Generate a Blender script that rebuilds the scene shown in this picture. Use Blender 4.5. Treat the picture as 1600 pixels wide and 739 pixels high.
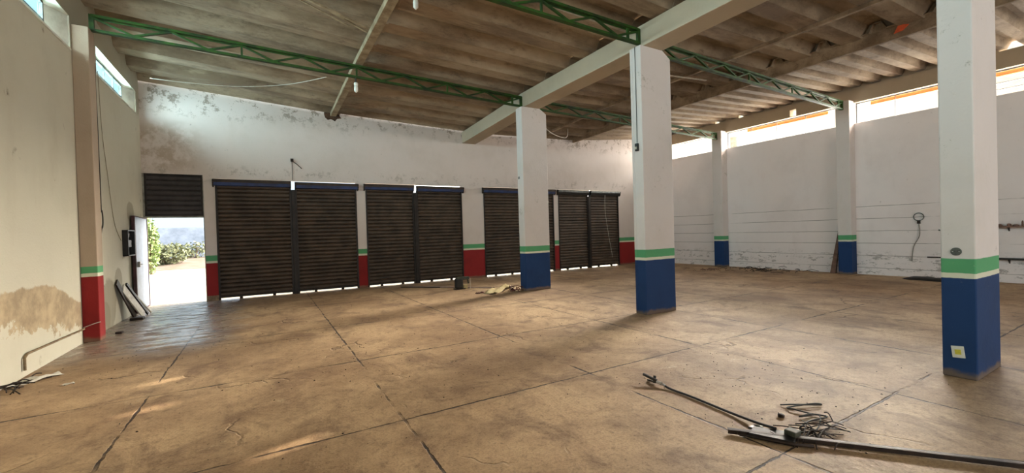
import bpy, bmesh, math, random
from mathutils import Vector, Matrix
random.seed(7)
for o in list(bpy.data.objects): bpy.data.objects.remove(o)
SC = bpy.context.scene
COL = SC.collection
PI = math.pi

# ------------------------------------------------------------------ camera
def setup_camera():
    yaw, pit, rol, f = 0.5285398, 0.01112432, 0.02924052, 660.6566
    fw = Vector((math.sin(yaw)*math.cos(pit), math.cos(yaw)*math.cos(pit), -math.sin(pit)))
    r = Vector((math.cos(yaw), -math.sin(yaw), 0)); u = r.cross(fw)
    r2 = r*math.cos(rol) - u*math.sin(rol); u2 = r*math.sin(rol) + u*math.cos(rol)
    cd = bpy.data.cameras.new('camera'); co = bpy.data.objects.new('camera', cd); COL.objects.link(co)
    cd.sensor_width = 36; cd.lens = f/1600*36; cd.clip_start = 0.05; cd.clip_end = 400
    m = Matrix.Identity(4)
    for i in range(3):
        m[i][0] = r2[i]; m[i][1] = u2[i]; m[i][2] = -fw[i]; m[i][3] = (0, 0, 1.5)[i]
    co.matrix_world = m
    SC.camera = co
setup_camera()

# ------------------------------------------------------------------ light
SC.view_settings.view_transform = 'Standard'
SC.view_settings.look = 'None'
SC.view_settings.gamma = 1
SC.view_settings.use_curve_mapping = False
SC.view_settings.exposure = 0.98
W = bpy.data.worlds.new('sky'); SC.world = W; W.use_nodes = True
SUN_EL, SUN_T = 0.343, 0.25          # tan of elevation (along x), y per x
def sky():
    t = W.node_tree; bg = t.nodes['Background']
    tc = t.nodes.new('ShaderNodeTexCoord'); nv = t.nodes.new('ShaderNodeVectorMath'); nv.operation = 'NORMALIZE'; t.links.new(tc.outputs['Generated'], nv.inputs[0])
    dp = t.nodes.new('ShaderNodeVectorMath'); dp.operation = 'DOT_PRODUCT'; t.links.new(nv.outputs[0], dp.inputs[0]); dp.inputs[1].default_value = Vector((1, SUN_T, SUN_EL)).normalized()
    mr = t.nodes.new('ShaderNodeMapRange'); mr.interpolation_type = 'SMOOTHSTEP'; t.links.new(dp.outputs['Value'], mr.inputs[0]); mr.inputs[1].default_value = .35; mr.inputs[2].default_value = .97
    mx = t.nodes.new('ShaderNodeMix'); mx.data_type = 'RGBA'; t.links.new(mr.outputs[0], mx.inputs[0])
    mx.inputs[6].default_value = (.62, .80, .92, 1); mx.inputs[7].default_value = (13, 12.6, 11.6, 1)
    t.links.new(mx.outputs[2], bg.inputs[0]); bg.inputs[1].default_value = .8
sky()
def light(name, kind, loc, direc, energy, color, size=None, sy=None, spread=None, angle=None):
    l = bpy.data.lights.new(name, kind); o = bpy.data.objects.new(name, l); COL.objects.link(o)
    o.location = loc; o.rotation_euler = Vector(direc).to_track_quat('-Z', 'Y').to_euler()
    l.energy = energy; l.color = color
    if size: l.shape = 'RECTANGLE'; l.size = size; l.size_y = sy
    if spread: l.spread = spread
    if angle is not None: l.angle = angle
    return o
light('sun', 'SUN', (30, 10, 12), (-1, -SUN_T, -SUN_EL), 7.0, (1.0, 0.88, 0.70), angle=math.radians(0.35))
def window_light(name, x, y0, y1, z0, z1, side, energy, color):
    o = light(name, 'AREA', (x, (y0+y1)/2, (z0+z1)/2), (side, 0, -0.25 if side < 0 else -0.1), energy, color, 1, 1)
    o.rotation_euler = Vector((side, 0, -.1) if side > 0 else (-1, -SUN_T, -SUN_EL)).to_track_quat('-Z', 'Y').to_euler()
    o.data.size = y1-y0; o.data.size_y = z1-z0
    o.data.spread = math.radians(150 if side > 0 else 28)
    return o
WARM = (1.0, 0.91, 0.78)
for i, (a, b, e) in enumerate([(9.9, 12.7, 105), (5.9, 9.45, 80), (2.0, 5.55, 26), (-1.9, 1.6, 8)]):
    window_light('window_sunglow_right', 15.12, a, b, 4.25, 4.92, -1, e, WARM)
    o = window_light('window_daylight_right', 15.12, a, b, 4.25, 4.92, -1, 70, (1.0, .92, .82)); o.data.spread = math.radians(160)
    o.rotation_euler = Vector((-1, 0, .05)).to_track_quat('-Z', 'Y').to_euler()
for i, (a, b) in enumerate([(9.9, 12.6), (5.9, 8.9), (1.9, 5.2), (-2.0, 1.3)]):
    window_light('window_daylight_left', -2.95, a, b, 4.40, 4.95, 1, 115, (0.93, 0.97, 1.0))
light('rear_fill_light', 'AREA', (5.0, -7.6, 2.3), (0, 1, 0.0), 170, (1.0, 0.91, 0.80), 10, 4.0)  # fill light added behind the camera to brighten the hall

# ------------------------------------------------------------------ mesh helpers
class MB:
    def __init__(s): s.v = []; s.f = []
    def add(s, vs, fs):
        n = len(s.v); s.v += [tuple(v) for v in vs]; s.f += [tuple(i+n for i in f) for f in fs]; return s
    def box(s, x0, x1, y0, y1, z0, z1):
        vs = [(x, y, z) for z in (z0, z1) for y in (y0, y1) for x in (x0, x1)]
        return s.add(vs, [(0,2,3,1),(4,5,7,6),(0,1,5,4),(2,6,7,3),(0,4,6,2),(1,3,7,5)])
    def bar(s, p, q, w, h, up=(0,0,1)):
        p, q = Vector(p), Vector(q); d = (q-p).normalized(); up = Vector(up)
        if abs(d.dot(up)) > .98: up = Vector((0,1,0))
        a = d.cross(up).normalized()*w/2; b = a.normalized().cross(d).normalized()*h/2
        vs = [c+sa*a+sb*b for c in (p, q) for sa, sb in ((-1,-1),(1,-1),(1,1),(-1,1))]
        return s.add(vs, [(0,3,2,1),(4,5,6,7),(0,1,5,4),(1,2,6,5),(2,3,7,6),(3,0,4,7)])
    def tube(s, pts, r, n=8, smooth=0):
        P = [Vector(p) for p in pts]
        if smooth and len(P) > 2:
            Q = []
            for i in range(len(P)-1):
                a, b, c, d = P[max(i-1,0)], P[i], P[i+1], P[min(i+2,len(P)-1)]
                for k in range(smooth):
                    t = k/smooth
                    Q.append(.5*((2*b)+(c-a)*t+(2*a-5*b+4*c-d)*t*t+(3*b-a-3*c+d)*t**3))
            P = Q+[P[-1]]
        vs = []; fs = []
        ref = Vector((0,0,1))
        for i, p in enumerate(P):
            d = (P[min(i+1,len(P)-1)]-P[max(i-1,0)])
            if d.length < 1e-9: d = Vector((1,0,0))
            d.normalize()
            if abs(d.dot(ref)) > .95: ref = Vector((1,0,0)) if abs(d.x) < .9 else Vector((0,1,0))
            a = d.cross(ref).normalized(); b = d.cross(a)
            rr = r[i] if isinstance(r, (list, tuple)) else r
            for k in range(n):
                t = 2*PI*k/n; vs.append(p+rr*(math.cos(t)*a+math.sin(t)*b))
        for i in range(len(P)-1):
            for k in range(n):
                fs.append((i*n+k, i*n+(k+1)%n, (i+1)*n+(k+1)%n, (i+1)*n+k))
        fs.append(tuple(range(n))[::-1]); fs.append(tuple((len(P)-1)*n+k for k in range(n)))
        return s.add(vs, fs)
    def prism(s, poly, axis, a, b):
        """poly of 2D points extruded along axis from a to b"""
        def P(u, v, w): return {'x': (w, u, v), 'y': (u, w, v), 'z': (u, v, w)}[axis]
        n = len(poly); vs = [P(u, v, a) for u, v in poly]+[P(u, v, b) for u, v in poly]
        fs = [tuple(range(n)), tuple(range(2*n-1, n-1, -1))]+[(i, i+n, (i+1) % n+n, (i+1) % n) for i in range(n)]
        return s.add(vs, fs)
    def build(s, name, m, parent=None, bevel=0, smooth=False, **tags):
        me = bpy.data.meshes.new(name); 
        off = Vector((0,0,0))
        if parent is not None: off = parent.location
        me.from_pydata([tuple(Vector(v)-off) for v in s.v], [], s.f); me.update()
        bm = bmesh.new(); bm.from_mesh(me); bmesh.ops.recalc_face_normals(bm, faces=bm.faces); bm.to_mesh(me); bm.free()
        if smooth:
            for p in me.polygons: p.use_smooth = True
        me.materials.append(m)
        o = bpy.data.objects.new(name, me); COL.objects.link(o)
        if parent is not None: o.parent = parent
        if bevel:
            b = o.modifiers.new('bevel', 'BEVEL'); b.width = bevel; b.segments = 2; b.limit_method = 'ANGLE'
        for k, v in tags.items(): o[k] = v
        return o
def thing(name, label, cat, loc=(0,0,0), group=None):
    o = bpy.data.objects.new(name, None); COL.objects.link(o); o.location = loc
    o.empty_display_size = .1
    o['label'] = label; o['category'] = cat
    if group: o['group'] = group
    return o
def struct(mb, name, m, **k): return mb.build(name, m, kind='structure', **k)

# ------------------------------------------------------------------ materials
def srgb(r, g, b):
    f = lambda c: (c/255/12.92 if c/255 <= .04045 else ((c/255+.055)/1.055)**2.4)
    return (f(r), f(g), f(b), 1)
class G:
    """tiny node graph writer"""
    def __init__(s, name, coord='world'):
        s.m = bpy.data.materials.new(name); s.m.use_nodes = True; s.t = s.m.node_tree
        s.b = s.t.nodes['Principled BSDF']
        g = s.t.nodes.new('ShaderNodeNewGeometry'); s.P = g.outputs['Position']
        if coord == 'object':
            c = s.t.nodes.new('ShaderNodeTexCoord'); s.P = c.outputs['Object']
        sp = s.n('ShaderNodeSeparateXYZ', {0: s.P}); s.x, s.y, s.z = sp.outputs
    def n(s, typ, ins={}, **props):
        d = s.t.nodes.new(typ)
        for k, v in props.items(): setattr(d, k, v)
        for k, v in ins.items(): s.put(d.inputs[k], v)
        return d
    def put(s, sock, v):
        if isinstance(v, bpy.types.NodeSocket): s.t.links.new(v, sock)
        else: sock.default_value = v
    def math(s, op, a, b=0, c=0, clamp=False):
        d = s.t.nodes.new('ShaderNodeMath'); d.operation = op; d.use_clamp = clamp
        s.put(d.inputs[0], a); s.put(d.inputs[1], b)
        if op in ('MULTIPLY_ADD', 'COMPARE'): s.put(d.inputs[2], c)
        return d.outputs[0]
    def noise(s, scale, detail=4, rough=.6, sc=(1,1,1), dist=0):
        mp = s.n('ShaderNodeMapping', {0: s.P, 3: sc})
        return s.n('ShaderNodeTexNoise', {'Vector': mp.outputs[0], 'Scale': scale, 'Detail': detail, 'Roughness': rough, 'Distortion': dist}).outputs[0]
    def ramp(s, v, a, b):   # smooth 0..1 between a and b
        d = s.t.nodes.new('ShaderNodeMapRange'); d.interpolation_type = 'SMOOTHSTEP'
        s.put(d.inputs[0], v); s.put(d.inputs[1], a); s.put(d.inputs[2], b); return d.outputs[0]
    def mix(s, f, a, b):
        d = s.t.nodes.new('ShaderNodeMix'); d.data_type = 'RGBA'
        s.put(d.inputs[0], f); s.put(d.inputs[6], a); s.put(d.inputs[7], b); return d.outputs[2]
    def mul(s, *a):
        r = a[0]
        for q in a[1:]: r = s.math('MULTIPLY', r, q)
        return r
    def between(s, v, a, b, soft=.02):
        return s.mul(s.ramp(v, a-soft, a+soft), s.math('SUBTRACT', 1, s.ramp(v, b-soft, b+soft)))
    def bump(s, h, strength=.3, dist=.02):
        s.put(s.b.inputs['Normal'], s.n('ShaderNodeBump', {'Strength': strength, 'Distance': dist, 'Height': h}).outputs[0])
    def end(s, color, rough=.8, metal=0, spec=None):
        s.put(s.b.inputs['Base Color'], color); s.put(s.b.inputs['Roughness'], rough); s.put(s.b.inputs['Metallic'], metal)
        if spec is not None: s.b.inputs['Specular IOR Level'].default_value = spec
        return s.m
def plain(name, c1, c2=None, scale=6, rough=.7, metal=0, bump=.15, spec=None):
    g = G(name); c2 = c2 or tuple(x*.7 for x in c1[:3])+(1,)
    n = g.noise(scale, 5, .65); g.bump(g.noise(scale*4, 3), bump, .01)
    return g.end(g.mix(g.ramp(n, .35, .68), c1, c2), rough, metal, spec)

WHITE = srgb(214, 204, 198); GREENP = srgb(86, 158, 108); CREAM = srgb(214, 212, 190)
def wall_mat(name, base, dirt, lower=None, z=(1.129, .990, .937), extra=None, rough=.85):
    g = G(name)
    n1 = g.noise(.9, 6, .65); n2 = g.noise(7, 6, .7); n3 = g.noise(2.4, 4, .6, (1, 1, .25))
    c = g.mix(g.mul(g.ramp(n1, .42, .75), .35), base, dirt)
    c = g.mix(g.mul(g.ramp(n3, .55, .8), .25), c, dirt)
    sp = g.mul(g.ramp(n2, .66, .73), .45); c = g.mix(sp, c, srgb(120, 108, 92))
    if lower is not None:
        zz = g.math('ADD', g.z, g.math('MULTIPLY', g.math('SUBTRACT', g.noise(9, 3), .5), .012))
        wear = g.mul(g.ramp(g.noise(11, 5, .75), .66, .72), .5)
        c = g.mix(g.between(zz, z[1], z[0], .003), c, g.mix(wear, GREENP, CREAM))
        c = g.mix(g.between(zz, z[2], z[1], .003), c, CREAM)
        lo = g.mix(g.mul(g.ramp(g.noise(2.2, 5), .4, .75), .5), lower, tuple(x*.6 for x in lower[:3])+(1,))
        lo = g.mix(wear, lo, tuple(x*.4+.1 for x in lower[:3])+(1,))
        under = g.math('SUBTRACT', 1, g.ramp(zz, z[2]-.003, z[2]+.003))
        c = g.mix(under, c, lo)
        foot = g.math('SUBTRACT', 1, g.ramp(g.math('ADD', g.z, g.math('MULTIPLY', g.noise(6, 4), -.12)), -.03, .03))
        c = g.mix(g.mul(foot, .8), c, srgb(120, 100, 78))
    if extra: c = extra(g, c)
    g.bump(g.math('ADD', g.noise(5, 5), g.math('MULTIPLY', g.noise(40, 3), .3)), .25, .02)
    return g.end(c, rough)

RED = srgb(142, 27, 27); BLUE = srgb(15, 54, 102); CONC = srgb(150, 132, 108)
def front_extra(g, c):
    # mould specks under the roof, rusty patch beside the corner
    m = g.mul(g.ramp(g.math('ADD', g.z, g.math('MULTIPLY', g.noise(.7, 3), .5)), 4.6, 5.15), g.ramp(g.noise(4.5, 7, .8), .52, .60))
    c = g.mix(g.mul(m, .75), c, srgb(120, 104, 86))
    m2 = g.mul(g.math('SUBTRACT', 1, g.ramp(g.x, -2.1, -.9)), g.ramp(g.z, 3.0, 3.4), g.math('SUBTRACT', 1, g.ramp(g.z, 4.0, 4.5)), g.ramp(g.noise(3, 6, .7), .4, .6))
    c = g.mix(g.mul(m2, .6), c, srgb(150, 126, 96))
    # smudges around the roller boxes
    m3 = g.mul(g.between(g.z, 3.08, 3.35, .15), g.ramp(g.noise(3.2, 6, .8), .52, .62))
    return g.mix(g.mul(m3, .45), c, srgb(126, 116, 102))
M_FRONT = wall_mat('painted_plaster_front', WHITE, srgb(186, 175, 162), RED, extra=front_extra)
def left_extra(g, c):
    n = g.math('MULTIPLY', g.math('SUBTRACT', g.noise(1.6, 6, .7), .5), 1.0)
    nb = g.math('MULTIPLY', g.math('SUBTRACT', g.noise(2.6, 6, .75), .5), 1.1)
    yb = g.math('SUBTRACT', g.y, 7.3)
    top = g.math('SUBTRACT', 1.0, g.math('MULTIPLY', g.ramp(g.y, 7.6, 8.9), .38))
    bot = g.math('MULTIPLY_ADD', yb, -.19, .46)
    zt = g.math('ADD', g.z, g.math('MULTIPLY', n, .28)); zb = g.math('ADD', g.z, nb)
    peel = g.mul(g.math('SUBTRACT', 1, g.ramp(zt, g.math('SUBTRACT', top, .02), g.math('ADD', top, .02))), g.ramp(zb, g.math('SUBTRACT', bot, .03), g.math('ADD', bot, .03)), g.math('SUBTRACT', 1, g.ramp(g.y, 8.80, 8.84)))
    bare = g.mix(g.ramp(g.noise(3.5, 6, .7), .35, .65), srgb(176, 156, 124), srgb(142, 124, 98))
    c = g.mix(g.mul(peel, .95), c, bare)
    # damp blooms near the door
    def blob(cy, cz, ry, rz):
        a = g.math('DIVIDE', g.math('SUBTRACT', g.y, cy), ry); b = g.math('DIVIDE', g.math('SUBTRACT', g.z, cz), rz)
        r = g.math('ADD', g.math('MULTIPLY', a, a), g.math('MULTIPLY', b, b))
        return g.math('SUBTRACT', 1, g.ramp(g.math('ADD', r, g.math('MULTIPLY', n, 1.4)), .7, 1.0))
    for cy, cz, ry, rz in ((10.15, .45, .42, .5), (10.75, .80, .25, .25), (11.75, 2.15, .3, .22), (9.9, .2, .3, .3)):
        c = g.mix(g.mul(blob(cy, cz, ry, rz), .7), c, srgb(140, 132, 112))
    specks = g.mul(g.ramp(g.noise(2.1, 2, .4), .70, .73), g.ramp(g.noise(9, 4), .45, .6))
    return g.mix(g.mul(specks, .7), c, srgb(96, 80, 62))
M_LEFT = wall_mat('painted_plaster_left', srgb(190, 186, 168), srgb(164, 157, 136), extra=left_extra)
def right_extra(g, c):
    # painted block courses in the lower 2 m
    low = g.math('SUBTRACT', 1, g.ramp(g.z, 1.93, 1.97))
    zz = g.math('ADD', g.z, g.math('MULTIPLY', g.math('SUBTRACT', g.noise(1.5, 3), .5), .03))
    fr = g.math('FRACT', g.math('DIVIDE', g.math('SUBTRACT', zz, .196), .345))
    d = g.math('ABSOLUTE', g.math('SUBTRACT', fr, .5))
    line = g.mul(g.ramp(d, .47, .49), low, g.ramp(g.noise(.8, 4, .6, (1, 1, .4)), .36, .5))
    c = g.mix(g.mul(line, .75), c, srgb(120, 108, 98))
    sm = g.mul(g.math('SUBTRACT', 1, g.ramp(g.z, .45, .75)), g.ramp(g.noise(3.3, 6, .8, (1, 1, 2.5)), .54, .60))
    c = g.mix(g.mul(sm, .6), c, srgb(118, 106, 94))
    return c
M_RIGHT = wall_mat('painted_block_right', srgb(236, 226, 223), srgb(212, 200, 196), extra=right_extra)
def pillar_extra(g, c):
    m = g.mul(g.ramp(g.z, 1.3, 2.4), g.ramp(g.noise(2.2, 7, .85), .60, .66))
    return g.mix(g.mul(m, .55), c, srgb(132, 128, 108))
M_PILLAR = wall_mat('painted_pillar_blue', srgb(216, 208, 204), srgb(192, 184, 172), BLUE, z=(1.125, .989, .942), extra=pillar_extra)
M_PIL_RED = wall_mat('painted_pilaster_red', srgb(176, 158, 138), srgb(148, 132, 112), RED, z=(1.157, 1.055, 1.00))
M_BEAM = wall_mat('limewashed_concrete_beam', srgb(188, 176, 154), srgb(150, 136, 112))
M_TRUSS = plain('green_enamel_steel', srgb(44, 84, 16), srgb(24, 46, 14), 5, .6, .1)
def roof_mat():
    g = G('aged_fibre_cement')
    n = g.noise(1.1, 6, .7, (.35, 1, 1)); n2 = g.noise(6, 6, .75, (.4, 1, 1))
    c = g.mix(g.ramp(n, .35, .65), srgb(172, 154, 130), srgb(120, 102, 82))
    c = g.mix(g.mul(g.ramp(n2, .5, .72), .55), c, srgb(76, 60, 46))
    c = g.mix(g.mul(g.ramp(g.noise(1.7, 5, .7, (.3, 1.5, 1)), .58, .72), .5), c, srgb(190, 174, 146))
    g.bump(g.noise(14, 5), .3, .02)
    return g.end(c, .95)
M_ROOF = roof_mat()
def floor_mat():
    g = G('dusty_slab_concrete')
    big = g.noise(.55, 6, .65); mid = g.noise(2.0, 7, .7, (1, .8, 1), .6); fine = g.noise(14, 6, .75)
    c = g.mix(g.ramp(big, .36, .64), srgb(196, 166, 128), srgb(150, 120, 88))
    c = g.mix(g.mul(g.ramp(mid, .45, .70), .8), c, srgb(112, 84, 62))
    c = g.mix(g.mul(g.ramp(fine, .50, .68), .5), c, srgb(100, 76, 56))
    c = g.mix(g.mul(g.ramp(g.noise(1.3, 6, .8, (1, 1.4, 1), .8), .60, .72), .6), c, srgb(206, 184, 150))
    c = g.mix(g.mul(g.ramp(g.noise(55, 4, .8), .46, .62), .34), c, srgb(84, 62, 44))
    # scattered dark specks
    c = g.mix(g.mul(g.ramp(g.noise(26, 3, .5), .70, .74), .7), c, srgb(66, 48, 34))
    # grid of slab joints, partly filled
    w1 = g.math('MULTIPLY', g.math('SUBTRACT', g.noise(1.3, 4, .6), .5), .04)
    w2 = g.math('MULTIPLY', g.math('SUBTRACT', g.noise(9, 4, .7), .5), .035)
    wob = g.math('ADD', w1, w2)
    xx = g.math('ADD', g.x, wob); yy = g.math('ADD', g.y, wob)
    def mind(v, L):
        r = None
        for q in L:
            d = g.math('ABSOLUTE', g.math('SUBTRACT', v, q)); r = d if r is None else g.math('MINIMUM', r, d)
        return r
    dx = mind(xx, (-1.03, .93, 2.88, 4.67, 6.35, 8.2, 10.1, 12.0)); dy = mind(yy, (-.4, 1.5, 3.41, 5.34, 7.6, 10.2))
    d = g.math('MINIMUM', dx, dy)
    wid = g.math('MULTIPLY_ADD', g.noise(2.3, 4, .7), .050, -.013)
    line = g.math('SUBTRACT', 1, g.ramp(d, g.math('MULTIPLY', wid, .5), wid))
    line = g.mul(line, g.ramp(g.noise(.8, 4, .65), .40, .50))
    c = g.mix(line, c, srgb(42, 28, 18))
    dirt = g.mul(g.math('SUBTRACT', 1, g.ramp(d, .0, .16)), g.ramp(g.noise(3, 5, .7), .45, .7))
    c = g.mix(g.mul(dirt, .5), c, srgb(84, 62, 44))
    # hairline cracks
    vm = g.n('ShaderNodeMapping', {0: g.P, 3: (.62, .55, 1)})
    wv = g.n('ShaderNodeVectorMath', {0: vm.outputs[0]}, operation='ADD')
    nz = g.n('ShaderNodeTexNoise', {'Vector': vm.outputs[0], 'Scale': 3.0, 'Detail': 5.0})
    sc = g.n('ShaderNodeVectorMath', {0: nz.outputs[1], 'Scale': .35}, operation='SCALE'); g.put(wv.inputs[1], sc.outputs[0])
    vo = g.n('ShaderNodeTexVoronoi', {'Vector': wv.outputs[0], 'Scale': 1.0}, feature='DISTANCE_TO_EDGE')
    cr = g.mul(g.math('SUBTRACT', 1, g.ramp(vo.outputs['Distance'], .002, .010)), g.ramp(g.noise(.9, 3), .52, .62))
    c = g.mix(g.mul(cr, .6), c, srgb(74, 54, 38))
    # the screed in front of the door is smooth and damp
    near = g.mul(g.math('SUBTRACT', 1, g.ramp(g.math('ADD', g.x, g.math('MULTIPLY', g.noise(2, 4), .8)), -.45, .15)), g.ramp(g.y, 6.8, 8.2))
    c = g.mix(g.mul(near, .55), c, srgb(120, 118, 120))
    wet = g.mul(near, g.ramp(g.noise(2.2, 5, .7, (1, 3.0, 1)), .38, .56))
    rough = g.math('SUBTRACT', g.math('MULTIPLY_ADD', fine, .25, .52), g.math('MULTIPLY', wet, .52))
    h = g.math('SUBTRACT', g.math('ADD', g.math('MULTIPLY', mid, .5), g.math('MULTIPLY', fine, .25)), g.math('MULTIPLY', g.math('MAXIMUM', line, cr), .8))
    g.bump(h, .55, .03)
    return g.end(c, rough)
M_FLOOR = floor_mat()
M_SHUT = plain('grimy_black_steel', srgb(84, 70, 58), srgb(58, 48, 40), 3, .6, .15)
M_FRAME = plain('dark_steel_channel', srgb(44, 38, 34), srgb(28, 24, 22), 6, .5, .4)
M_BLUEBAND = plain('dark_blue_paint', srgb(34, 60, 112), srgb(22, 38, 72), 5, .5)
M_BOXTOP = plain('brown_steel_cover', srgb(66, 52, 44), srgb(40, 32, 28), 4, .6, .2)
M_DOORW = plain('white_ribbed_steel', srgb(150, 162, 184), srgb(132, 142, 160), 4, .45)
M_MAROON = plain('maroon_door_edge', srgb(72, 34, 38), srgb(44, 24, 28), 5, .6)
M_ALU = plain('grey_window_steel', srgb(120, 124, 122), srgb(80, 82, 80), 8, .5, .3)
M_REVEAL = plain('white_reveal', srgb(226, 226, 216), srgb(200, 198, 186), 4, .8)
M_WOOD = plain('pale_dusty_timber', srgb(176, 160, 132), srgb(136, 118, 92), 5, .9)
M_PLANK = plain('pinkish_plank', srgb(134, 104, 90), srgb(104, 80, 70), 6, .9)
M_BLACK = plain('black_plastic', srgb(26, 25, 24), srgb(14, 13, 12), 8, .5)
M_CABLE = plain('dark_cable', srgb(48, 44, 38), srgb(30, 28, 24), 8, .6)
M_RUST = plain('dark_rusty_steel', srgb(54, 40, 32), srgb(30, 23, 20), 9, .55, .4)
M_STEEL = plain('bright_worn_steel', srgb(190, 190, 190), srgb(120, 118, 112), 12, .3, .8)
M_PALE = plain('chalky_white', srgb(222, 218, 206), srgb(190, 184, 170), 8, .7)
M_WHITEPL = plain('white_plastic', srgb(232, 232, 224), srgb(214, 212, 200), 8, .4)
M_YELLOW = plain('yellow_sticker', srgb(216, 200, 60), srgb(190, 176, 60), 20, .6)
M_CLAY = plain('orange_clay', srgb(226, 100, 58), srgb(196, 84, 48), 6, .8)
M_CREAMCLOTH = plain('cream_sacking', srgb(204, 186, 140), srgb(170, 150, 106), 7, .95)
M_DARKRED = plain('dark_red_scrap', srgb(96, 40, 26), srgb(60, 28, 20), 9, .8)
M_OLIVE = plain('olive_metal', srgb(66, 68, 56), srgb(44, 46, 38), 9, .6)
M_LEAF = plain('leaf_green', srgb(110, 150, 62), srgb(66, 104, 40), 5, .6)
M_LEAFY = plain('yellow_green_leaf', srgb(150, 166, 104), srgb(112, 132, 84), 5, .6)
M_BRUSH = plain('dry_bush', srgb(130, 134, 100), srgb(104, 108, 80), 5, .8)
M_YARD = plain('sunlit_concrete_yard', srgb(170, 160, 140), srgb(146, 136, 116), .6, .9)
M_DIRT = plain('dirt_verge', srgb(122, 102, 92), srgb(98, 88, 70), 1.2, .95)
M_BLUEWALL = plain('bluish_rough_wall', srgb(180, 190, 210), srgb(146, 156, 174), 1.1, .9)
def glass_mat():
    m = bpy.data.materials.new('dusty_window_glass'); m.use_nodes = True; t = m.node_tree
    t.nodes.remove(t.nodes['Principled BSDF']); out = t.nodes['Material Output']
    tr = t.nodes.new('ShaderNodeBsdfTransparent'); tr.inputs[0].default_value = (.80, .95, .96, 1)
    gl = t.nodes.new('ShaderNodeBsdfGlossy'); gl.inputs['Roughness'].default_value = .15
    mx = t.nodes.new('ShaderNodeMixShader'); mx.inputs[0].default_value = .08
    t.links.new(tr.outputs[0], mx.inputs[1]); t.links.new(gl.outputs[0], mx.inputs[2]); t.links.new(mx.outputs[0], out.inputs[0])
    return m
M_GLASS = glass_mat()

# ------------------------------------------------------------------ setting
LX, RX, FY, BY0 = -2.433, 14.682, 12.823, -7.5
YB = -7.5
mb = MB(); mb.box(LX-.3, RX+.3, YB, FY+.16, -.12, 0); struct(mb, 'floor', M_FLOOR)

# wall_front with door and three shutter openings
OPEN = [(-2.41, -1.274, 3.12), (-1.038, 2.32, 3.046), (2.57, 5.618, 3.046), (6.41, 9.322, 3.046), (9.529, 12.599, 3.046)]
T = .15
mb = MB(); y0, y1 = FY, FY+T
mb.box(LX-.3, OPEN[0][0], y0, y1, 0, 3.12)
edges = [-1.274, -1.038, 2.32, 2.57, 5.618, 6.41, 9.322, 9.529, 12.599, RX+.3]
for i in range(0, 10, 2):
    mb.box(edges[i], edges[i+1], y0, y1, 0, 3.046)
mb.box(LX-.3, -1.274, y0, y1, 3.12, 5.45); mb.box(-1.274, RX+.3, y0, y1, 3.046, 5.45)
wf = struct(mb, 'wall_front', M_FRONT)
# plinth feet of the two narrow piers
mb = MB(); mb.box(-1.28, -1.03, FY-.012, FY+.05, 0, .13); mb.build('trim_1', plain('bare_plinth', srgb(150, 128, 104), srgb(110, 92, 72), 9, .9), kind='structure')

# left wall, with four high windows (two in view)
LW = [(-2.0, 1.3), (2.1, 5.1), (5.7, 8.80), (9.95, 12.55)]
ZS, ZT = 4.436, 4.93
mb = MB(); mb.box(LX-.22, LX, YB, FY, 0, ZS); mb.box(LX-.22, LX, YB, FY, ZT, 5.6)
yy = YB
for a, b in LW+[(FY, FY)]:
    if a > yy: mb.box(LX-.22, LX, yy, a, ZS, ZT)
    yy = b
struct(mb, 'wall_left', M_LEFT)
for i, (a, b) in enumerate(LW):
    w = bpy.data.objects.new('window_%d' % (i+1), None); COL.objects.link(w); w.location = (LX-.17, (a+b)/2, ZS); w['kind'] = 'structure'
    f = MB(); x0, x1 = LX-.195, LX-.16
    bb = b-.35                                   # the glazing stops short, a white reveal block fills the rest
    f.box(x0, x1, a, bb, ZS, ZS+.03); f.box(x0, x1, a, bb, ZT-.03, ZT); f.box(x0, x1, a, a+.03, ZS, ZT); f.box(x0, x1, bb-.03, bb, ZS, ZT)
    f.box(x0, x1, a, bb, ZS+.22, ZS+.24)
    k = 4
    for j in range(1, k): f.box(x0, x1, a+(bb-a)*j/k-.01, a+(bb-a)*j/k+.01, ZS, ZT)
    f.build('window_frame', M_ALU, w)
    MB().box(LX-.182, LX-.178, a+.03, bb-.03, ZS+.03, ZT-.03).build('window_pane', M_GLASS, w)
    r = MB(); r.prism([(LX-.22, bb), (LX-.02, b-.002), (LX-.22, b-.002)], 'z', ZS, ZT)
    r.build('window_reveal', M_REVEAL, w)
    MB().box(LX-.215, LX+.012, a, b, ZS-.025, ZS+.004).build('window_sill', M_REVEAL, w)

# right wall with high windows
RWN = [(-1.9, 1.6), (2.0, 5.498), (5.963, 9.408), (9.937, 12.6)]
ZRS, ZRT = 4.31, 4.90
mb = MB(); mb.box(RX, RX+.2, YB, FY, 0, ZRS)
yy = YB
for a, b in RWN+[(FY, FY)]:
    if a > yy: mb.box(RX, RX+.2, yy, a, ZRS, ZRT)
    yy = b
struct(mb, 'wall_right', M_RIGHT)
for i, (a, b) in enumerate(RWN):
    w = bpy.data.objects.new('window_%d' % (i+5), None); COL.objects.link(w); w.location = (RX+.1, (a+b)/2, ZRS); w['kind'] = 'structure'
    f = MB(); x0, x1 = RX+.12, RX+.15
    f.box(x0, x1, a, b, ZRS, ZRS+.025); f.box(x0, x1, a, b, ZRT-.025, ZRT); f.box(x0, x1, a, a+.025, ZRS, ZRT); f.box(x0, x1, b-.025, b, ZRS, ZRT)
    if i <= 1:
        for q in (.15, .30, .44): f.box(x0, x1, a, min(b, 3.6), ZRS+q, ZRS+q+.014)
    for j in range(1, 4): f.box(x0, x1, a+(b-a)*j/4-.005, a+(b-a)*j/4+.005, ZRS, ZRT)
    f.build('window_frame', M_ALU, w)

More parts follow.
